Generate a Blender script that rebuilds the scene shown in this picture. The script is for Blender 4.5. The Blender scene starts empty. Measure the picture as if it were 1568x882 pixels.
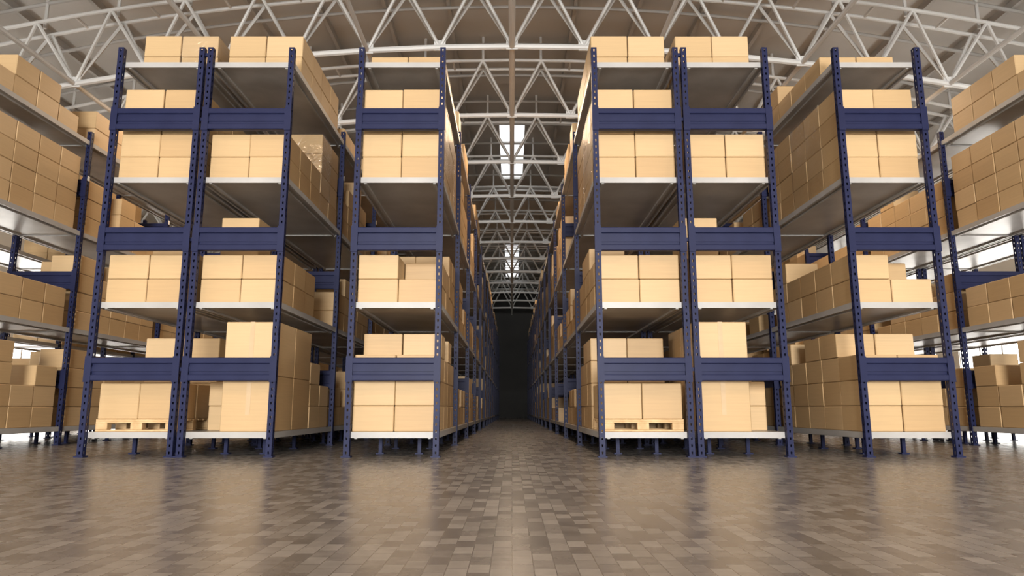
import bpy, math, random
from mathutils import Vector
random.seed(7)
S = 0.7   # design unit -> metres
D0 = 15.4; BAY = 5.1; NB = 14
YEND = 91.0; YFRONT = -42.0; XW = 24.0
PW = 0.13; HW = 0.96
SH = [0.53, 3.38, 6.30, 9.16]
BEAMS = [(1.63, 2.13), (4.54, 5.07), (7.42, 7.93)]

# ------------------------------------------------------------------ materials
def newmat(name):
    m = bpy.data.materials.new(name); m.use_nodes = True
    nt = m.node_tree; b = nt.nodes['Principled BSDF']
    return m, nt, b
def N(nt, t, **kw):
    n = nt.nodes.new(t)
    for k, v in kw.items(): setattr(n, k, v)
    return n
def ramp(nt, stops):
    r = N(nt, 'ShaderNodeValToRGB')
    while len(r.color_ramp.elements) < len(stops): r.color_ramp.elements.new(0.5)
    for e, (p, c) in zip(r.color_ramp.elements, stops):
        e.position = p; e.color = (*c, 1)
    return r
def noise_mat(name, c1, c2, scale, rough=0.5, metal=0.0, bump=0.0, detail=5, spec=0.5):
    m, nt, b = newmat(name)
    tc = N(nt, 'ShaderNodeTexCoord'); no = N(nt, 'ShaderNodeTexNoise')
    no.inputs['Scale'].default_value = scale; no.inputs['Detail'].default_value = detail
    nt.links.new(tc.outputs['Object'], no.inputs['Vector'])
    r = ramp(nt, [(0.3, c1), (0.7, c2)])
    nt.links.new(no.outputs['Fac'], r.inputs[0]); nt.links.new(r.outputs[0], b.inputs['Base Color'])
    b.inputs['Roughness'].default_value = rough; b.inputs['Metallic'].default_value = metal
    b.inputs['Specular IOR Level'].default_value = spec
    if bump:
        bp = N(nt, 'ShaderNodeBump'); bp.inputs['Strength'].default_value = bump; bp.inputs['Distance'].default_value = 0.01
        nt.links.new(no.outputs['Fac'], bp.inputs['Height']); nt.links.new(bp.outputs[0], b.inputs['Normal'])
    return m

def carton_mat():
    m, nt, b = newmat('cardboard')
    g = N(nt, 'ShaderNodeNewGeometry')
    r = ramp(nt, [(0.0, (0.49, 0.325, 0.165)), (0.5, (0.55, 0.38, 0.20)), (1.0, (0.61, 0.43, 0.24))])
    nt.links.new(g.outputs['Random Per Island'], r.inputs[0])
    tc = N(nt, 'ShaderNodeTexCoord'); mp = N(nt, 'ShaderNodeMapping')
    mp.inputs['Scale'].default_value = (1.5, 1.5, 40)
    nt.links.new(tc.outputs['Object'], mp.inputs[0])
    no = N(nt, 'ShaderNodeTexNoise'); no.inputs['Scale'].default_value = 1.0; no.inputs['Detail'].default_value = 3
    nt.links.new(mp.outputs[0], no.inputs['Vector'])
    mx = N(nt, 'ShaderNodeMixRGB', blend_type='MULTIPLY'); mx.inputs[0].default_value = 1
    r2 = ramp(nt, [(0.3, (0.93, 0.93, 0.93)), (0.7, (1, 1, 1))])
    nt.links.new(no.outputs['Fac'], r2.inputs[0])
    nt.links.new(r.outputs[0], mx.inputs[1]); nt.links.new(r2.outputs[0], mx.inputs[2])
    nt.links.new(mx.outputs[0], b.inputs['Base Color'])
    b.inputs['Roughness'].default_value = 0.5
    b.inputs['Specular IOR Level'].default_value = 0.3
    return m
def floor_mat():
    m, nt, b = newmat('floor_blocks')
    tc = N(nt, 'ShaderNodeTexCoord'); mp = N(nt, 'ShaderNodeMapping')
    mp.inputs['Rotation'].default_value = (0, 0, math.pi/2)
    nt.links.new(tc.outputs['Object'], mp.inputs[0])
    br = N(nt, 'ShaderNodeTexBrick'); br.offset = 0.5
    br.inputs['Scale'].default_value = 1.0
    br.inputs['Brick Width'].default_value = 0.165; br.inputs['Row Height'].default_value = 0.098
    br.inputs['Mortar Size'].default_value = 0.003; br.inputs['Mortar Smooth'].default_value = 0.3
    br.inputs['Color1'].default_value = (0.0, 0.0, 0.0, 1); br.inputs['Color2'].default_value = (1, 1, 1, 1)
    br.inputs['Mortar'].default_value = (0.0, 0.0, 0.0, 1)
    nt.links.new(mp.outputs[0], br.inputs['Vector'])
    r = ramp(nt, [(0.0, (0.130, 0.117, 0.107)), (0.5, (0.195, 0.178, 0.165)), (1.0, (0.262, 0.243, 0.228))])
    nt.links.new(br.outputs['Color'], r.inputs[0])
    n1 = N(nt, 'ShaderNodeTexNoise'); n1.inputs['Scale'].default_value = 0.7; n1.inputs['Detail'].default_value = 4
    nt.links.new(tc.outputs['Object'], n1.inputs['Vector'])
    n2 = N(nt, 'ShaderNodeTexNoise'); n2.inputs['Scale'].default_value = 14; n2.inputs['Detail'].default_value = 6
    nt.links.new(tc.outputs['Object'], n2.inputs['Vector'])
    r1 = ramp(nt, [(0.3, (0.9, 0.9, 0.9)), (0.7, (1.06, 1.05, 1.04))])
    r2 = ramp(nt, [(0.3, (0.85, 0.85, 0.85)), (0.7, (1.1, 1.1, 1.1))])
    nt.links.new(n1.outputs['Fac'], r1.inputs[0]); nt.links.new(n2.outputs['Fac'], r2.inputs[0])
    a = N(nt, 'ShaderNodeMixRGB', blend_type='MULTIPLY'); a.inputs[0].default_value = 1
    c = N(nt, 'ShaderNodeMixRGB', blend_type='MULTIPLY'); c.inputs[0].default_value = 1
    nt.links.new(r.outputs[0], a.inputs[1]); nt.links.new(r1.outputs[0], a.inputs[2])
    nt.links.new(a.outputs[0], c.inputs[1]); nt.links.new(r2.outputs[0], c.inputs[2])
    nt.links.new(c.outputs[0], b.inputs['Base Color'])
    rr = ramp(nt, [(0.0, (0.24,)*3), (1.0, (0.31,)*3)])
    nt.links.new(br.outputs['Color'], rr.inputs[0])
    nt.links.new(rr.outputs[0], b.inputs['Roughness'])
    b.inputs['Specular IOR Level'].default_value = 0.6
    bp = N(nt, 'ShaderNodeBump'); bp.inputs['Strength'].default_value = 0.2; bp.inputs['Distance'].default_value = 0.002
    mm = N(nt, 'ShaderNodeMath', operation='MULTIPLY'); mm.inputs[1].default_value = -1.0
    nt.links.new(br.outputs['Fac'], mm.inputs[0])
    nt.links.new(mm.outputs[0], bp.inputs['Height']); nt.links.new(bp.outputs[0], b.inputs['Normal'])
    return m
def film_mat():
    m = bpy.data.materials.new('stretch_wrap_film'); m.use_nodes = True
    nt = m.node_tree; nt.nodes.clear()
    out = N(nt, 'ShaderNodeOutputMaterial'); mx = N(nt, 'ShaderNodeMixShader')
    tr = N(nt, 'ShaderNodeBsdfTransparent'); gl = N(nt, 'ShaderNodeBsdfGlossy')
    gl.inputs['Roughness'].default_value = 0.15
    tc = N(nt, 'ShaderNodeTexCoord'); no = N(nt, 'ShaderNodeTexNoise')
    no.inputs['Scale'].default_value = 4; no.inputs['Detail'].default_value = 3; no.inputs['Distortion'].default_value = 1.5
    nt.links.new(tc.outputs['Object'], no.inputs['Vector'])
    bp = N(nt, 'ShaderNodeBump'); bp.inputs['Strength'].default_value = 0.6; bp.inputs['Distance'].default_value = 0.03
    nt.links.new(no.outputs['Fac'], bp.inputs['Height']); nt.links.new(bp.outputs[0], gl.inputs['Normal'])
    mx.inputs[0].default_value = 0.12
    nt.links.new(tr.outputs[0], mx.inputs[1]); nt.links.new(gl.outputs[0], mx.inputs[2])
    nt.links.new(mx.outputs[0], out.inputs['Surface'])
    return m
def glow_mat(name, col, st):
    m, nt, b = newmat(name)
    b.inputs['Base Color'].default_value = (0.8, 0.85, 0.9, 1)
    b.inputs['Emission Color'].default_value = (*col, 1); b.inputs['Emission Strength'].default_value = st
    b.inputs['Roughness'].default_value = 0.3
    return m
M_CARD = carton_mat()
M_TAPE = noise_mat('packing_tape', (0.52, 0.37, 0.22), (0.57, 0.41, 0.25), 5, 0.25)
M_BLUE = noise_mat('blue_rack_paint', (0.012, 0.015, 0.048), (0.016, 0.020, 0.060), 3, 0.45, spec=0.15)
M_SHELF = noise_mat('shelf_steel', (0.30, 0.285, 0.265), (0.47, 0.45, 0.42), 1.3, 0.35, 0.0, 0.05, 8)
M_EDGE = noise_mat('shelf_edge_steel', (0.35, 0.34, 0.33), (0.42, 0.41, 0.40), 2, 0.4)
M_WOOD = noise_mat('pallet_wood', (0.50, 0.32, 0.15), (0.66, 0.45, 0.24), 9, 0.65)
M_FLOOR = floor_mat()
M_WALL = noise_mat('wall_plaster', (0.58, 0.54, 0.48), (0.65, 0.61, 0.55), 0.5, 0.8)
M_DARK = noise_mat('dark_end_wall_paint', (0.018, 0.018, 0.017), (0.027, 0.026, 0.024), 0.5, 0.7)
M_ROOF = noise_mat('roof_panel', (0.42, 0.405, 0.38), (0.49, 0.475, 0.45), 0.4, 0.6)
M_TRUSS = noise_mat('truss_white_paint', (0.54, 0.53, 0.51), (0.62, 0.61, 0.59), 1.0, 0.45)
M_RIB = noise_mat('rib_grey_paint', (0.34, 0.325, 0.305), (0.40, 0.385, 0.365), 1.0, 0.5)
M_WIN = glow_mat('daylit_frosted_glass', (1.0, 0.96, 0.90), 9.0)
M_SKY = glow_mat('daylit_skylight_glass', (0.96, 0.98, 1.0), 2.0)
M_LABEL = noise_mat('paper_label', (0.7, 0.7, 0.68), (0.8, 0.8, 0.78), 4, 0.6)
M_FILM = film_mat()
MATS = [M_CARD, M_TAPE, M_BLUE, M_SHELF, M_EDGE, M_WOOD, M_FLOOR, M_WALL, M_DARK, M_ROOF, M_TRUSS, M_RIB, M_WIN, M_SKY, M_LABEL, M_FILM]
CARD, TAPE, BLUE, SHELF, EDGE, WOOD, FLOOR, WALL, DARK, ROOF, TRUSS, RIB, WIN, SKY, LABEL, FILM = range(16)

# ------------------------------------------------------------------ mesh builder
_tv = []
for ax in range(3):
    for sx in (-1, 1):
        for sy in (-1, 1):
            for sz in (-1, 1):
                _tv.append((ax, sx, sy, sz))
def _tmpl():
    import bmesh
    bm = bmesh.new()
    vs = []
    for (ax, *s) in _tv:
        vs.append(bm.verts.new([s[k]*(1.0 if k == ax else 0.9) for k in range(3)]))
    for i, v in enumerate(vs): v.index = i
    r = bmesh.ops.convex_hull(bm, input=vs)
    bmesh.ops.recalc_face_normals(bm, faces=bm.faces)
    out = [tuple(v.index for v in f.verts) for f in bm.faces]
    bm.free(); return out
TF = _tmpl()
class MB:
    def __init__(s): s.v = []; s.f = []; s.m = []
    def box(s, x0, x1, y0, y1, z0, z1, mat):
        b = len(s.v)
        s.v += [(x0,y0,z0),(x1,y0,z0),(x1,y1,z0),(x0,y1,z0),(x0,y0,z1),(x1,y0,z1),(x1,y1,z1),(x0,y1,z1)]
        for f in ((0,3,2,1),(4,5,6,7),(0,1,5,4),(1,2,6,5),(2,3,7,6),(3,0,4,7)):
            s.f.append(tuple(b+i for i in f)); s.m.append(mat)
    def cbox(s, x0, x1, y0, y1, z0, z1, mat, c=0.012):
        b = len(s.v); ce = ((x0+x1)/2, (y0+y1)/2, (z0+z1)/2); h = ((x1-x0)/2, (y1-y0)/2, (z1-z0)/2)
        for (ax, *sg) in _tv:
            s.v.append(tuple(ce[k] + sg[k]*(h[k] - (0 if k == ax else c)) for k in range(3)))
        for f in TF: s.f.append(tuple(b+i for i in f)); s.m.append(mat)
    def quad(s, a, b_, c, d, mat):
        b = len(s.v); s.v += [a, b_, c, d]; s.f.append((b, b+1, b+2, b+3)); s.m.append(mat)
    def tube(s, p, q, r, mat, n=8):
        p = Vector(p); q = Vector(q); d = (q-p).normalized()
        up = Vector((0, 0, 1)) if abs(d.z) < 0.9 else Vector((1, 0, 0))
        a = d.cross(up).normalized(); e = d.cross(a).normalized()
        b = len(s.v)
        for pt in (p, q):
            for i in range(n):
                t = 2*math.pi*i/n
                s.v.append(tuple(pt + a*math.cos(t)*r + e*math.sin(t)*r))
        for i in range(n):
            j = (i+1) % n
            s.f.append((b+i, b+j, b+n+j, b+n+i)); s.m.append(mat)
        s.f.append(tuple(b+i for i in range(n-1, -1, -1))); s.m.append(mat)
        s.f.append(tuple(b+n+i for i in range(n))); s.m.append(mat)
    def perf(s, o, u, w, z0, z1, mat, pitch=0.15, hw=0.036, hh=0.055):
        n = int((z1-z0)/pitch); pitch = (z1-z0)/n
        for i in range(n):
            za = z0+i*pitch; b = len(s.v)
            cx = w/2; cz = za+pitch/2
            pts = [(0, za), (w, za), (w, za+pitch), (0, za+pitch),
                   (cx-hw*.4, cz-hh/2), (cx+hw*.4, cz-hh/2), (cx+hw/2, cz+hh/2), (cx-hw/2, cz+hh/2)]
            s.v += [(o[0]+u[0]*p, o[1]+u[1]*p, z) for p, z in pts]
            for f in ((0,1,5,4),(1,2,6,5),(2,3,7,6),(3,0,4,7)):
                s.f.append(tuple(b+k for k in f)); s.m.append(mat)
    def mesh(s, name):
        me = bpy.data.meshes.new(name)
        me.from_pydata([(x*S, y*S, z*S) for x, y, z in s.v], [], s.f)
        used = sorted(set(s.m)); mp = {k: i for i, k in enumerate(used)}
        for k in used: me.materials.append(MATS[k])
        me.polygons.foreach_set('material_index', [mp[k] for k in s.m])
        me.update(); return me
def obj(name, me, loc=(0, 0, 0)):
    if isinstance(me, MB): me = me.mesh(name)
    o = bpy.data.objects.new(name, me); bpy.context.scene.collection.objects.link(o)
    o.location = [c*S for c in loc]; return o

# ------------------------------------------------------------------ pallet racks
def post(mb, x, y, detailed):
    z1 = 9.47
    if detailed:
        w = PW; d = 0.13
        mb.perf((x-w/2, y-d/2), (1, 0), w, 0.02, z1, BLUE)
        mb.perf((x-w/2, y+d/2), (0, -1), d, 0.02, z1, BLUE)
        mb.perf((x+w/2, y-d/2), (0, 1), d, 0.02, z1, BLUE)
        mb.box(x-w/2, x-w/2+0.035, y+d/2-0.01, y+d/2, 0.02, z1, BLUE)
        mb.box(x+w/2-0.035, x+w/2, y+d/2-0.01, y+d/2, 0.02, z1, BLUE)
    else:
        mb.box(x-PW/2, x+PW/2, y-0.065, y+0.065, 0.02, z1, BLUE)
    mb.box(x-0.1, x+0.1, y-0.1, y+0.1, 0, 0.03, BLUE)
def rack_mesh():
    mb = MB()
    for i in range(NB+1):
        y = i*BAY
        for sx in (-1, 1): post(mb, sx*HW, y, i < 4)
        for (a, b) in BEAMS:
            xi = HW-PW/2
            yf = y-0.055
            mb.cbox(-xi, xi, yf+0.02, yf+0.12, a, b, BLUE, 0.01)
            mb.cbox(-xi-0.03, xi+0.03, yf-0.03, yf+0.02, b-0.13, b, BLUE, 0.012)
            mb.cbox(-xi-0.03, xi+0.03, yf-0.03, yf+0.02, a, a+0.13, BLUE, 0.012)
            mb.box(-xi-0.03, xi+0.03, yf-0.005, yf+0.03, a+0.2, b-0.2, BLUE)
            for sx in (-1, 1):   # end connector plates
                mb.box(sx*HW-0.075, sx*HW+0.075, yf-0.035, yf-0.01, a-0.03, b+0.03, BLUE)
    for z in SH:
        for i in range(NB):
            ya = i*BAY + (0.075 if i == 0 else 0.0); yb = (i+1)*BAY - 0.012
            xo = HW+0.04
            mb.box(-xo+0.05, xo-0.05, ya+0.04, yb, z-0.10, z, SHELF)
            mb.box(-xo, -xo+0.05, ya, yb, z-0.13, z, EDGE)
            mb.box(xo-0.05, xo, ya, yb, z-0.13, z, EDGE)
            mb.box(-xo+0.05, xo-0.05, ya, ya+0.04, z-0.13, z, EDGE)
            for rx in (-0.8, 0.8):
                mb.box(rx-0.03, rx+0.03, ya+0.04, yb, z-0.15, z-0.10, SHELF)
            if z < 1:
                for rx in (-0.45, 0.45):
                    for ry in (1.2, 3.4):
                        mb.box(rx-0.04, rx+0.04, i*BAY+ry-0.04, i*BAY+ry+0.04, 0, z-0.10, BLUE)
                        mb.box(rx-0.09, rx+0.09, i*BAY+ry-0.09, i*BAY+ry+0.09, 0, 0.025, BLUE)
    for i in range(1, 3):
        mb.box(HW+0.072, HW+0.078, i*BAY-0.05, i*BAY+0.05, 7.9, 8.05, LABEL)
    return mb.mesh('pallet_rack')
RACKS = {'A': -8.30, 'B': -6.175, 'C': -2.595, 'D': 2.90, 'E': 5.02, 'F': 8.625,
         'G': -14.0, 'H': -17.6, 'J': 14.22, 'K': 16.34}
rm = rack_mesh()
for k, x in RACKS.items(): obj('pallet_rack', rm, (x, D0, 0))
def spacers(xa, xb):
    mb = MB()
    for i in range(NB+1):
        for z in (1.88, 4.8, 7.68, 9.3):
            mb.box(0, xb-xa, i*BAY-0.03, i*BAY+0.03, z-0.04, z+0.04, BLUE)
    obj('rack_row_spacer', mb, (xa, D0, 0))
for a, b in (('A', 'B'), ('D', 'E'), ('J', 'K')):
    spacers(RACKS[a]+HW+0.07, RACKS[b]-HW-0.07)

# ------------------------------------------------------------------ cartons
BW = 0.925; BH = 0.565; BD = 0.915
def column(mb, x0, y0, z, n, det=True, bh=BH, w=BW, d=BD):
    for r in range(n):
        jx = random.uniform(-.008, .008); jy = random.uniform(-.012, .012)
        a = (x0+0.008+jx, x0+w-0.008+jx, y0+0.008+jy, y0+d-0.008+jy, z+r*bh+0.001, z+(r+1)*bh-0.006)
        if det: mb.cbox(*a, CARD, 0.016)
        else: mb.box(*a, CARD)
def fill(mb, z, hl, hr, ybay, ys=0.25, det=True):
    for side, hs in ((0, hl), (1, hr)):
        for i, n in enumerate(hs):
            y = ybay+ys+i*BD
            if y+BD > ybay+BAY-0.08: continue
            column(mb, -BW if side == 0 else 0.0, y, z, n, det)
T = lambda *a: list(a)
FRONT = {
 'A': {1: (T(2,2,3,3,2), T(2,2,2,3,3)), 2: (T(4,4,4,4,3), T(4,4,4,4,4)), 3: (T(2,2,2,2), T(2,2,2,2))},
 'B': {1: (T(2,4,2,2,2), T(2,2,2,0,0)), 2: (T(2,2,2,2,2), T(2,2,2,4,4)), 3: (T(2,2,2,2), T(2,2,2,2))},
 'C': {1: (T(2,2,2,3,3), T(1,2,2,3,3)), 2: (T(4,4,4,4,4), T(4,4,4,4,4)), 3: (T(1,1,1,1), T(1,1,1,1))},
 'D': {1: (T(2,2,3,3,2), T(2,2,2,2,2)), 2: (T(4,4,4,4,4), T(4,4,4,4,4)), 3: (T(2,2,2,2), T(2,2,2,2))},
 'E': {1: (T(2,4,2,2,2), T(2,2,2,2,2)), 2: (T(2,2,2,2,2), T(2,2,2,2,2)), 3: (T(2,2,2,2), T(2,2,2,2))},
 'F': {1: (T(2,2,2,2,3), T(1,2,2,2,2)), 2: (T(4,4,4,4,4), T(4,4,4,4,4)), 3: (T(1,1,1,2), T(1,1,1,1))},
 'G': {0: (T(0,2,2,0,3), T(3,3,4,2,3)), 1: (T(2,0,2,0,2), T(2,2,2,2,2)), 2: (T(4,4,4,4,4), T(4,4,4,4,4)), 3: (T(1,1,2,2), T(1,2,2,1))},
 'J': {0: (T(3,3,4,2,3), T(0,2,2,0,3)), 1: (T(2,2,2,2,2), T(2,0,2,0,2)), 2: (T(4,4,4,4,4), T(4,4,4,4,4)), 3: (T(1,2,2,2), T(1,2,2,1))},
}
# stretch film around some stacks: (x0,x1,y0,y1,height)
WRAP = {('A', 3): (0.0, BW, 0.85, 0.85+BD*2, 2*BH), ('B', 2): (-0.0, BW, 0.25+3*BD, 0.25+4*BD, 4*BH),
        ('C', 2): (-BW, BW, 0.25+BD, 0.25+4*BD, 4*BH), ('F', 2): (-BW, BW, 0.25+BD, 0.25+3*BD, 4*BH),
        ('D', 2): (-BW, BW, 0.25+BD, 0.25+3*BD, 4*BH)}
def stack(k, mb): obj('cardboard_box_stack', mb, (RACKS[k], D0, 0))
for k in RACKS:
    if k in FRONT:
        for lv, (hl, hr) in FRONT[k].items():
            mb = MB(); fill(mb, SH[lv], hl, hr, 0, 0.85 if lv == 3 else 0.25)
            if (k, lv) in WRAP:
                x0, x1, y0, y1, h = WRAP[(k, lv)]; g = 0.012
                mb.box(x0-g, x1+g, y0-g, y1+g, SH[lv]+0.002, SH[lv]+h+g, FILM)
            stack(k, mb)
def pallet_mesh():
    mb = MB(); W = 0.90; Dp = 0.88
    for i in range(7):
        y = -Dp + i*(2*Dp-0.16)/6
        mb.cbox(-W, W, y, y+0.16, 0.225, 0.265, WOOD, 0.006)
    for y in (-Dp, -0.09, Dp-0.18):
        mb.cbox(-W, W, y, y+0.18, 0.185, 0.224, WOOD, 0.006)
        for x in (-W, -0.13, W-0.26): mb.cbox(x, x+0.26, y, y+0.18, 0.04, 0.184, WOOD, 0.008)
        mb.cbox(-W, W, y, y+0.18, 0.0, 0.039, WOOD, 0.006)
    return mb.mesh('wooden_pallet')
pm = pallet_mesh()
for k in ('A', 'D'):
    obj('wooden_pallet', pm, (RACKS[k], D0+1.2, SH[0]+0.002))
    mb = MB()
    for c in range(2):
        for r in range(2):
            column(mb, -0.90+c*0.9, 0.34+r*0.88, SH[0]+0.269, 1, True, 0.80, 0.9, 0.86)
    for c in range(2):
        for i in range(3): column(mb, -BW+c*BW, 2.2+i*BD, SH[0], 4 if i < 2 else 3)
    stack(k, mb)
def bigbox(mb, x0, x1, y0, y1, z0, z1):
    mb.cbox(x0, x1, y0, y1, z0, z1, CARD, 0.015)
    xm = (x0+x1)/2
    mb.box(xm-0.05, xm+0.05, y0-0.004, y1+0.004, z0+0.3*(z1-z0), z1+0.004, TAPE)
for k in ('B', 'E'):
    mb = MB()
    sx = (-0.25, 0.93) if k == 'B' else (-0.93, 0.25)
    for j in range(2):
        bigbox(mb, sx[0], sx[1], 0.25, 1.5, SH[0]+j*1.215, SH[0]+1.21+j*1.215)
        bigbox(mb, sx[0], sx[1], 1.53, 2.85, SH[0]+j*1.215, SH[0]+1.21+j*(1.215))
    h = (0, 2, 3, 4, 4)
    for i in range(1, 5):
        column(mb, -0.93 if k == 'B' else 0.27, 0.25+i*BD, SH[0], h[i], True, BH, 0.66)
    for i in range(2): column(mb, sx[0]+(0.27 if k=='B' else 0), 2.9+i*BD, SH[0], 3-i, True)
    stack(k, mb)
for k in ('C', 'F'):
    mb = MB(); fill(mb, SH[0], T(3, 4, 4, 3, 4), T(3, 4, 3, 4, 3), 0); stack(k, mb)
for k in RACKS:
    mb = MB()
    for i in range(NB):
        if i == 0 and k in FRONT: continue
        for lv, z in enumerate(SH):
            pe = 0.45 if k in 'HK' else (0.2 if k in 'GJ' and lv < 2 else 0.08)
            if random.random() < pe: continue
            base = random.choice([1, 2, 2, 3, 3]) if lv < 3 else random.choice([0, 1, 2])
            hl = []; hr = []
            for j in range(5):
                hl.append(max(0, min(4, base+random.choice([-1, 0, 0, 0, 1]))))
                hr.append(max(0, min(4, base+random.choice([-1, 0, 0, 0, 1]))))
            if lv == 3: hl = [min(2, h) for h in hl]; hr = [min(2, h) for h in hr]
            fill(mb, z, hl, hr, i*BAY, 0.25, i < 2)
    obj('cardboard_box_stack', mb, (RACKS[k], D0, 0))

# ------------------------------------------------------------------ building shell
R = 81.0; SILL = 0.35; WTOP = 4.4
def zroof(x): return 17.0 - x*x/(2*R)
mb = MB(); mb.box(-XW, XW, YFRONT, YEND, -0.2, 0, FLOOR); obj('floor', mb)
def wall_side(sx, name):
    mb = MB(); x0, x1 = sorted((sx*XW, sx*(XW+0.4)))
    top = zroof(XW)
    wins = [(-3.4+i*8.6, -3.4+i*8.6+6.6) for i in range(11)]
    mb.box(x0, x1, YFRONT, YEND, 0, SILL, WALL); mb.box(x0, x1, YFRONT, YEND, WTOP, top, WALL)
    prev = YFRONT
    for a, b in wins:
        mb.box(x0, x1, prev, a, SILL, WTOP, WALL); prev = b
    mb.box(x0, x1, prev, YEND, SILL, WTOP, WALL)
    obj(name, mb)
    return wins
wins = wall_side(-1, 'wall_left'); wall_side(1, 'wall_right')
n = 1
WHT = WTOP-SILL
for sx in (-1, 1):
    for a, b in wins:
        mb = MB(); w = (b-a)
        mb.box(-0.02, 0.02, 0, w, 0, WHT, WIN)
        for j in range(5): mb.box(-0.07, 0.07, j*w/4-0.05 if j else 0, j*w/4+0.05 if j < 4 else w, 0, WHT, TRUSS)
        for z in (0, WHT/3, 2*WHT/3, WHT-0.1): mb.box(-0.07, 0.07, 0, w, z, z+0.1, TRUSS)
        obj('window_%d' % n, mb, (sx*(XW+0.12), a, SILL)); n += 1
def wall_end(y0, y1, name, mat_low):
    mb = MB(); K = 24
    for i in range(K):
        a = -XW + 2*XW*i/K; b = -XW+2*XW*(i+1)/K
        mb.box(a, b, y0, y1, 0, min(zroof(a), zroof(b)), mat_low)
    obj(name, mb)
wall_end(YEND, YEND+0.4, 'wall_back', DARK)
wall_end(YFRONT-0.4, YFRONT, 'wall_front', WALL)
SKYL = [(37.0, 47.0), (66.5, 84.0)]
mb = MB()
xs = [-XW-0.4 + (XW+0.4-0.8)*i/12 for i in range(13)] + [0.8 + (XW+0.4-0.8)*i/12 for i in range(13)]
ys = [YFRONT-0.4, 37, 47, 66.5, 84, YEND+0.4]
for i in range(len(xs)-1):
    for j in range(len(ys)-1):
        a, b = xs[i], xs[i+1]; c, d = ys[j], ys[j+1]
        if abs(a+b) < 0.1 and (c, d) in SKYL: continue
        for dz in (0, 0.25):
            q = [(a, c, zroof(a)+dz), (b, c, zroof(b)+dz), (b, d, zroof(b)+dz), (a, d, zroof(a)+dz)]
            if dz == 0: q.reverse()
            mb.quad(*q, ROOF)
obj('ceiling', mb)
for i, (c, d) in enumerate(SKYL):
    mb = MB(); L = d-c; nn = int(L/3.3)
    mb.box(-0.8, 0.8, 0, L, 0.1, 0.14, SKY)
    for x in (-0.8, -0.04, 0.72): mb.box(x, x+0.08, 0, L, -0.08, 0.1, TRUSS)
    for j in range(nn+1): y = j*(L-0.16)/nn; mb.box(-0.8, 0.8, y, y+0.16, -0.08, 0.1, TRUSS)
    obj('skylight_window', mb, (0, c, 17.0))
def zb(x): return 13.4 - x*x/(2*R)
def zt(x): return 15.7 - x*x/(2*R)
def truss_mesh():
    mb = MB(); P = 2.5; K = int(XW/P)
    xs = [i*P for i in range(-K, K+1)]
    for i in range(len(xs)-1):
        a, b = xs[i], xs[i+1]; m = (a+b)/2
        mb.tube((a, 0, zb(a)), (b, 0, zb(b)), 0.10, TRUSS)
        for y in (-0.4, 0.4):
            mb.tube((a, y, zt(a)), (b, y, zt(b)), 0.07, TRUSS)
            mb.tube((a, 0, zb(a)), (m, y, zt(m)), 0.06, TRUSS, 6)
            mb.tube((m, y, zt(m)), (b, 0, zb(b)), 0.06, TRUSS, 6)
        mb.tube((a, -0.4, zt(a)), (a, 0.4, zt(a)), 0.05, TRUSS, 6)
        mb.tube((m, 0, zt(m)), (m, 0, zroof(m)), 0.06, TRUSS, 6)
        mb.box(a-0.2, a+0.2, -0.03, 0.03, zb(a)-0.12, zb(a)+0.25, TRUSS)
    for sx in (-1, 1):
        e = sx*K*P
        mb.tube((e, 0, zb(e)), (sx*XW, 0, zb(XW)), 0.11, TRUSS)
        mb.tube((e, 0, zb(e)), (sx*XW, 0, zt(XW)-1.2), 0.08, TRUSS)
    return mb.mesh('roof_truss')
tm = truss_mesh()
TY = [22.4+5.7*i for i in range(-11, 12)]
for y in TY: obj('roof_truss', tm, (0, y, 0))
mb = MB()
for x in (-20, -15, -10, -5, 0, 5, 10, 15, 20):
    mb.tube((x, YFRONT, zb(x)), (x, YEND, zb(x)), 0.08 if x else 0.11, TRUSS, 8)
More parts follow.
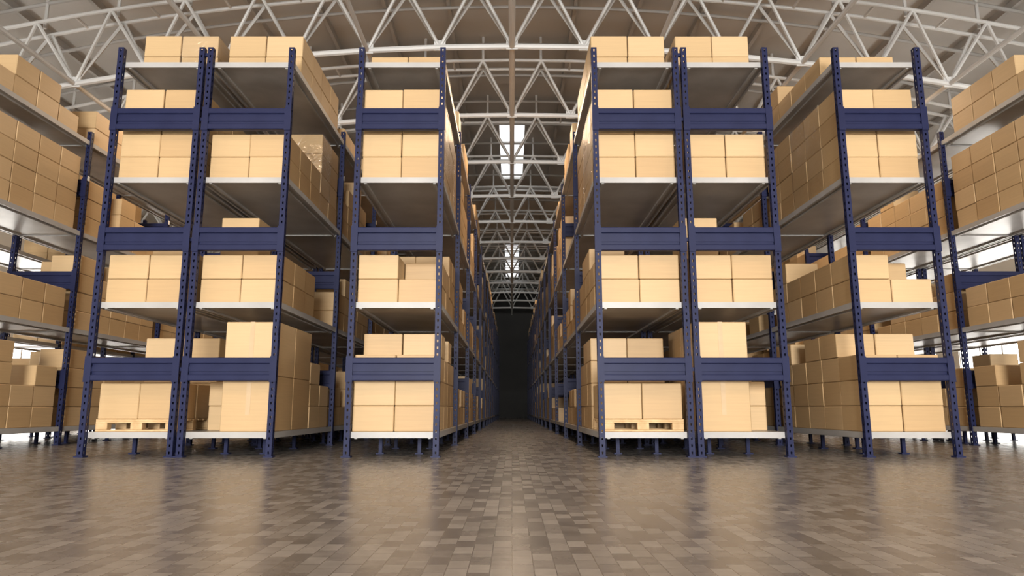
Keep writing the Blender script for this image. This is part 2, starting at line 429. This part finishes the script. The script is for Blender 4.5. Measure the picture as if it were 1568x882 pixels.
obj('roof_tie_rods', mb)
mb = MB()
for i in range(-9, 10):
    x = i*2.5
    if abs(x) < 0.1: continue
    mb.box(x-0.07, x+0.07, YFRONT, YEND, zroof(x)-0.28, zroof(x)-0.01, RIB)
obj('roof_purlins', mb)
mb = MB()
for j in range(-22, 24):
    y = 22.4+2.85*j
    if y < YFRONT+0.3 or y > YEND-0.3: continue
    for i in range(24):
        a = -XW+2*XW*i/24; b = a+2*XW/24
        mb.tube((a, y, zroof(a)-0.35), (b, y, zroof(b)-0.35), 0.07, RIB, 6)
obj('roof_ribs', mb)

# ------------------------------------------------------------------ lights
def area(name, loc, rot, sx, sy, power, col):
    l = bpy.data.lights.new(name, 'AREA'); l.shape = 'RECTANGLE'; l.size = sx*S; l.size_y = sy*S
    l.energy = power; l.color = col
    o = bpy.data.objects.new(name, l); bpy.context.scene.collection.objects.link(o)
    o.location = [c*S for c in loc]; o.rotation_euler = rot
    return o
area('front_key_light', (0, -38, 6.5), (math.radians(90), 0, 0), 14, 9, 16500, (1.0, 0.985, 0.96))  # unseen area light added behind the camera to brighten the carton fronts
for y in (2, 26, 56):
    for x in (-11.1, 0.15, 11.4):
        area('warm_overhead_fill', (x, y, 12.6), (0, 0, 0), 1.2, 6, 300 if y < 50 else 130, (1.0, 0.72, 0.47))  # added overhead fill, no fixtures; tints the carton sides orange
w = bpy.data.worlds.new('World'); bpy.context.scene.world = w; w.use_nodes = True
w.node_tree.nodes['Background'].inputs[0].default_value = (0.8, 0.85, 0.9, 1)
w.node_tree.nodes['Background'].inputs[1].default_value = 0.5

# ------------------------------------------------------------------ camera
cam = bpy.data.cameras.new('camera'); co = bpy.data.objects.new('camera', cam)
bpy.context.scene.collection.objects.link(co)
cam.sensor_width = 36; cam.lens = 36*1070/1568
co.location = (0, 0, 1.0*S); co.rotation_euler = (math.radians(90+9.9), 0, 0)
bpy.context.scene.camera = co
sc = bpy.context.scene
sc.view_settings.view_transform = 'Standard'
sc.view_settings.exposure = 0.0
